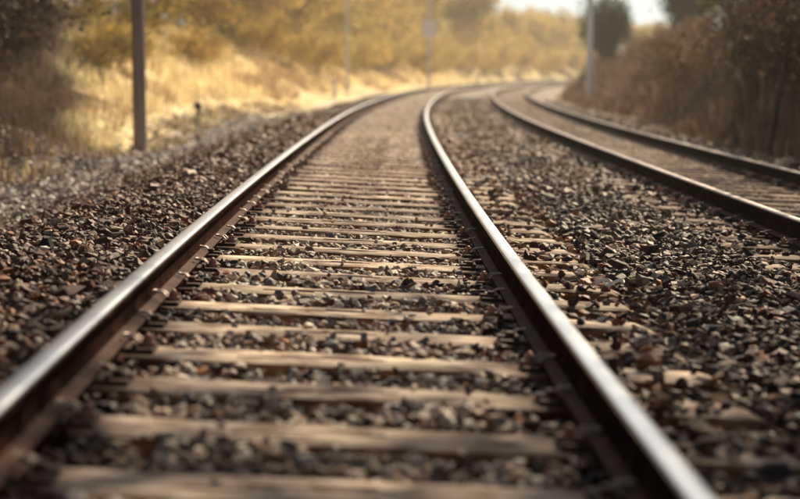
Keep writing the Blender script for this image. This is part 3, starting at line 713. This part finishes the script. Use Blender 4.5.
put(ever[1], 'evergreen_tree', 80, 12.4, .5, 'dark evergreen right of the small sky gap', 'tree', sz=.9)
put(ever[0], 'evergreen_tree', 50, 12.5, .8, 'dark tree behind the brown thicket towards the upper right corner', 'tree')
for j, s in enumerate(np.arange(4, 46, 5.2)):
    put(bare[j % 2], 'bare_tree', s, 12.5 + RNG.uniform(-1, 1.5), RNG.uniform(.7, .9), 'brown bare tree in the wood behind the right bank', 'tree', 'bare trees behind the right bank', (.7, .6, .6))

# ------------------------------------------------------------------ masts, posts, stake
def mast(name, u, v, zg, h, r, m, label, extra=None, lean=0):
    x, y, zg = pixg(u, v); e = empty(name, (x, y, zg - .3)); tag(e, label, 'pole')
    bm = bmesh.new(); tube(bm, [(lean * t, 0, h * t) for t in (0, .25, .5, .75, 1)], [r * (1 - .18 * t) for t in (0, .25, .5, .75, 1)], 20); link('shaft', bm_mesh('shaft', bm, 40), e, m)
    bm = bmesh.new(); tube(bm, [(0, 0, .15), (0, 0, .34), (0, 0, .37)], [r * 1.12, r * 1.12, r * 1.0], 20); link('collar', bm_mesh('collar', bm, 40), e, m)
    bm = bmesh.new(); tube(bm, [(lean, 0, h - .02), (lean, 0, h + .04), (lean, 0, h + .07)], [r * .92, r * .9, r * .5], 20); link('cap', bm_mesh('cap', bm, 40), e, m)
    return e
mast('mast', 140, 152, .03, 7.5, .115, M['pole_brown'], 'brown grey round pole on the left gravel path')
mast('mast', 589, 106, .0, 8.0, .125, M['pole_grey'], 'pale grey pole standing right of the second track')
mast('mast', 347, 98, .03, 8.0, .075, M['pole_grey'], 'distant pale pole on the left before the curve')
e = mast('mast', 429, 93.4, .03, 8.0, .06, M['pole_grey'], 'farthest pole with a pale board, beyond the bend')
bm = bmesh.new(); box(bm, (0, -.16, 3.35), (.7, .03, .8), .01); link('board', bm_mesh('board', bm), e, M['white'])
x, y, zg = pixg(334, 98); e = empty('marker_post', (x, y, zg - .03)); tag(e, 'short white marker post at the foot of the sunny bank', 'post')
bm = bmesh.new(); box(bm, (0, 0, .36), (.20, .14, .78), .015); link('post', bm_mesh('post', bm), e, M['white'])
bm = bmesh.new(); tube(bm, [(0, -.07, .77), (0, .07, .77)], .099, 16); link('rounded_top', bm_mesh('rounded_top', bm, 40), e, M['white'])
x, y, zg = pixg(478, 84); o = empty('marker_post', (x, y, zg)); tag(o, 'tiny white post where the rails vanish round the bend', 'post')
bm = bmesh.new(); box(bm, (0, 0, .35), (.22, .16, .75), .015); link('post', bm_mesh('post', bm), o, M['white'])
x, y, zg = pixg(198, 128); print('stake', x, y, zg); e = empty('stake', (x, y, zg)); tag(e, 'thin dark two legged stake standing in bright dry grass', 'stake')
for a in (-.05, .06):
    bm = bmesh.new(); tube(bm, [(a, 0, -.05), (a * .3, 0, .42)], .018, 8); link('leg', bm_mesh('leg', bm, 40), e, M['dark'])
bm = bmesh.new(); bmesh.ops.create_uvsphere(bm, u_segments=12, v_segments=8, radius=.085, matrix=Matrix.Translation((0, 0, .45)) @ Matrix.Diagonal((1, 1, 1.1, 1))); link('head', bm_mesh('head', bm, 60), e, M['dark'])
bm = bmesh.new(); tube(bm, [(0, 0, .48), (-.01, 0, .9)], .012, 8); link('rod', bm_mesh('rod', bm, 40), e, M['dark'])
x, y = pix(768, 150, .1); e = empty('leaning_sapling', (x, y, .0)); tag(e, 'thin dark leaning trunk in the brush at the right edge', 'tree')
bm = bmesh.new(); tube(bm, [(0, 0, -.1), (.12, 0, .8), (.30, .05, 1.7), (.42, .1, 2.8), (.5, .1, 4.2)], [.045, .04, .034, .026, .012], 10); link('trunk', bm_mesh('trunk', bm, 60), e, M['dark'])
bm = bmesh.new()
for (z, dx, dy) in ((1.9, -.5, .3), (2.4, .6, -.2), (2.9, -.5, -.3), (3.4, .5, .3)):
    tube(bm, [(.12 + z * .1, .05, z), (.12 + z * .1 + dx * .5, dy * .5, z + .35), (.12 + z * .1 + dx, dy, z + .8)], [.014, .009, .004], 6)
link('branches', bm_mesh('branches', bm, 60), e, M['dark'])

# ------------------------------------------------------------------ air
bm = bmesh.new(); box(bm, (40, 130, 16), (420, 400, 36)); hz = link('haze', bm_mesh('haze', bm)); tag(hz, 'thin warm spring haze filling the air over the line', 'haze', kind='stuff')
hm = bpy.data.materials.new('haze'); hm.use_nodes = True; hn = hm.node_tree; hn.nodes.remove(hn.nodes['Principled BSDF'])
pv = hn.nodes.new('ShaderNodeVolumePrincipled'); pv.inputs['Color'].default_value = (1, .965, .91, 1); pv.inputs['Density'].default_value = .0009; pv.inputs['Anisotropy'].default_value = .3
hn.links.new(pv.outputs[0], hn.nodes['Material Output'].inputs['Volume']); hz.data.materials.append(hm)
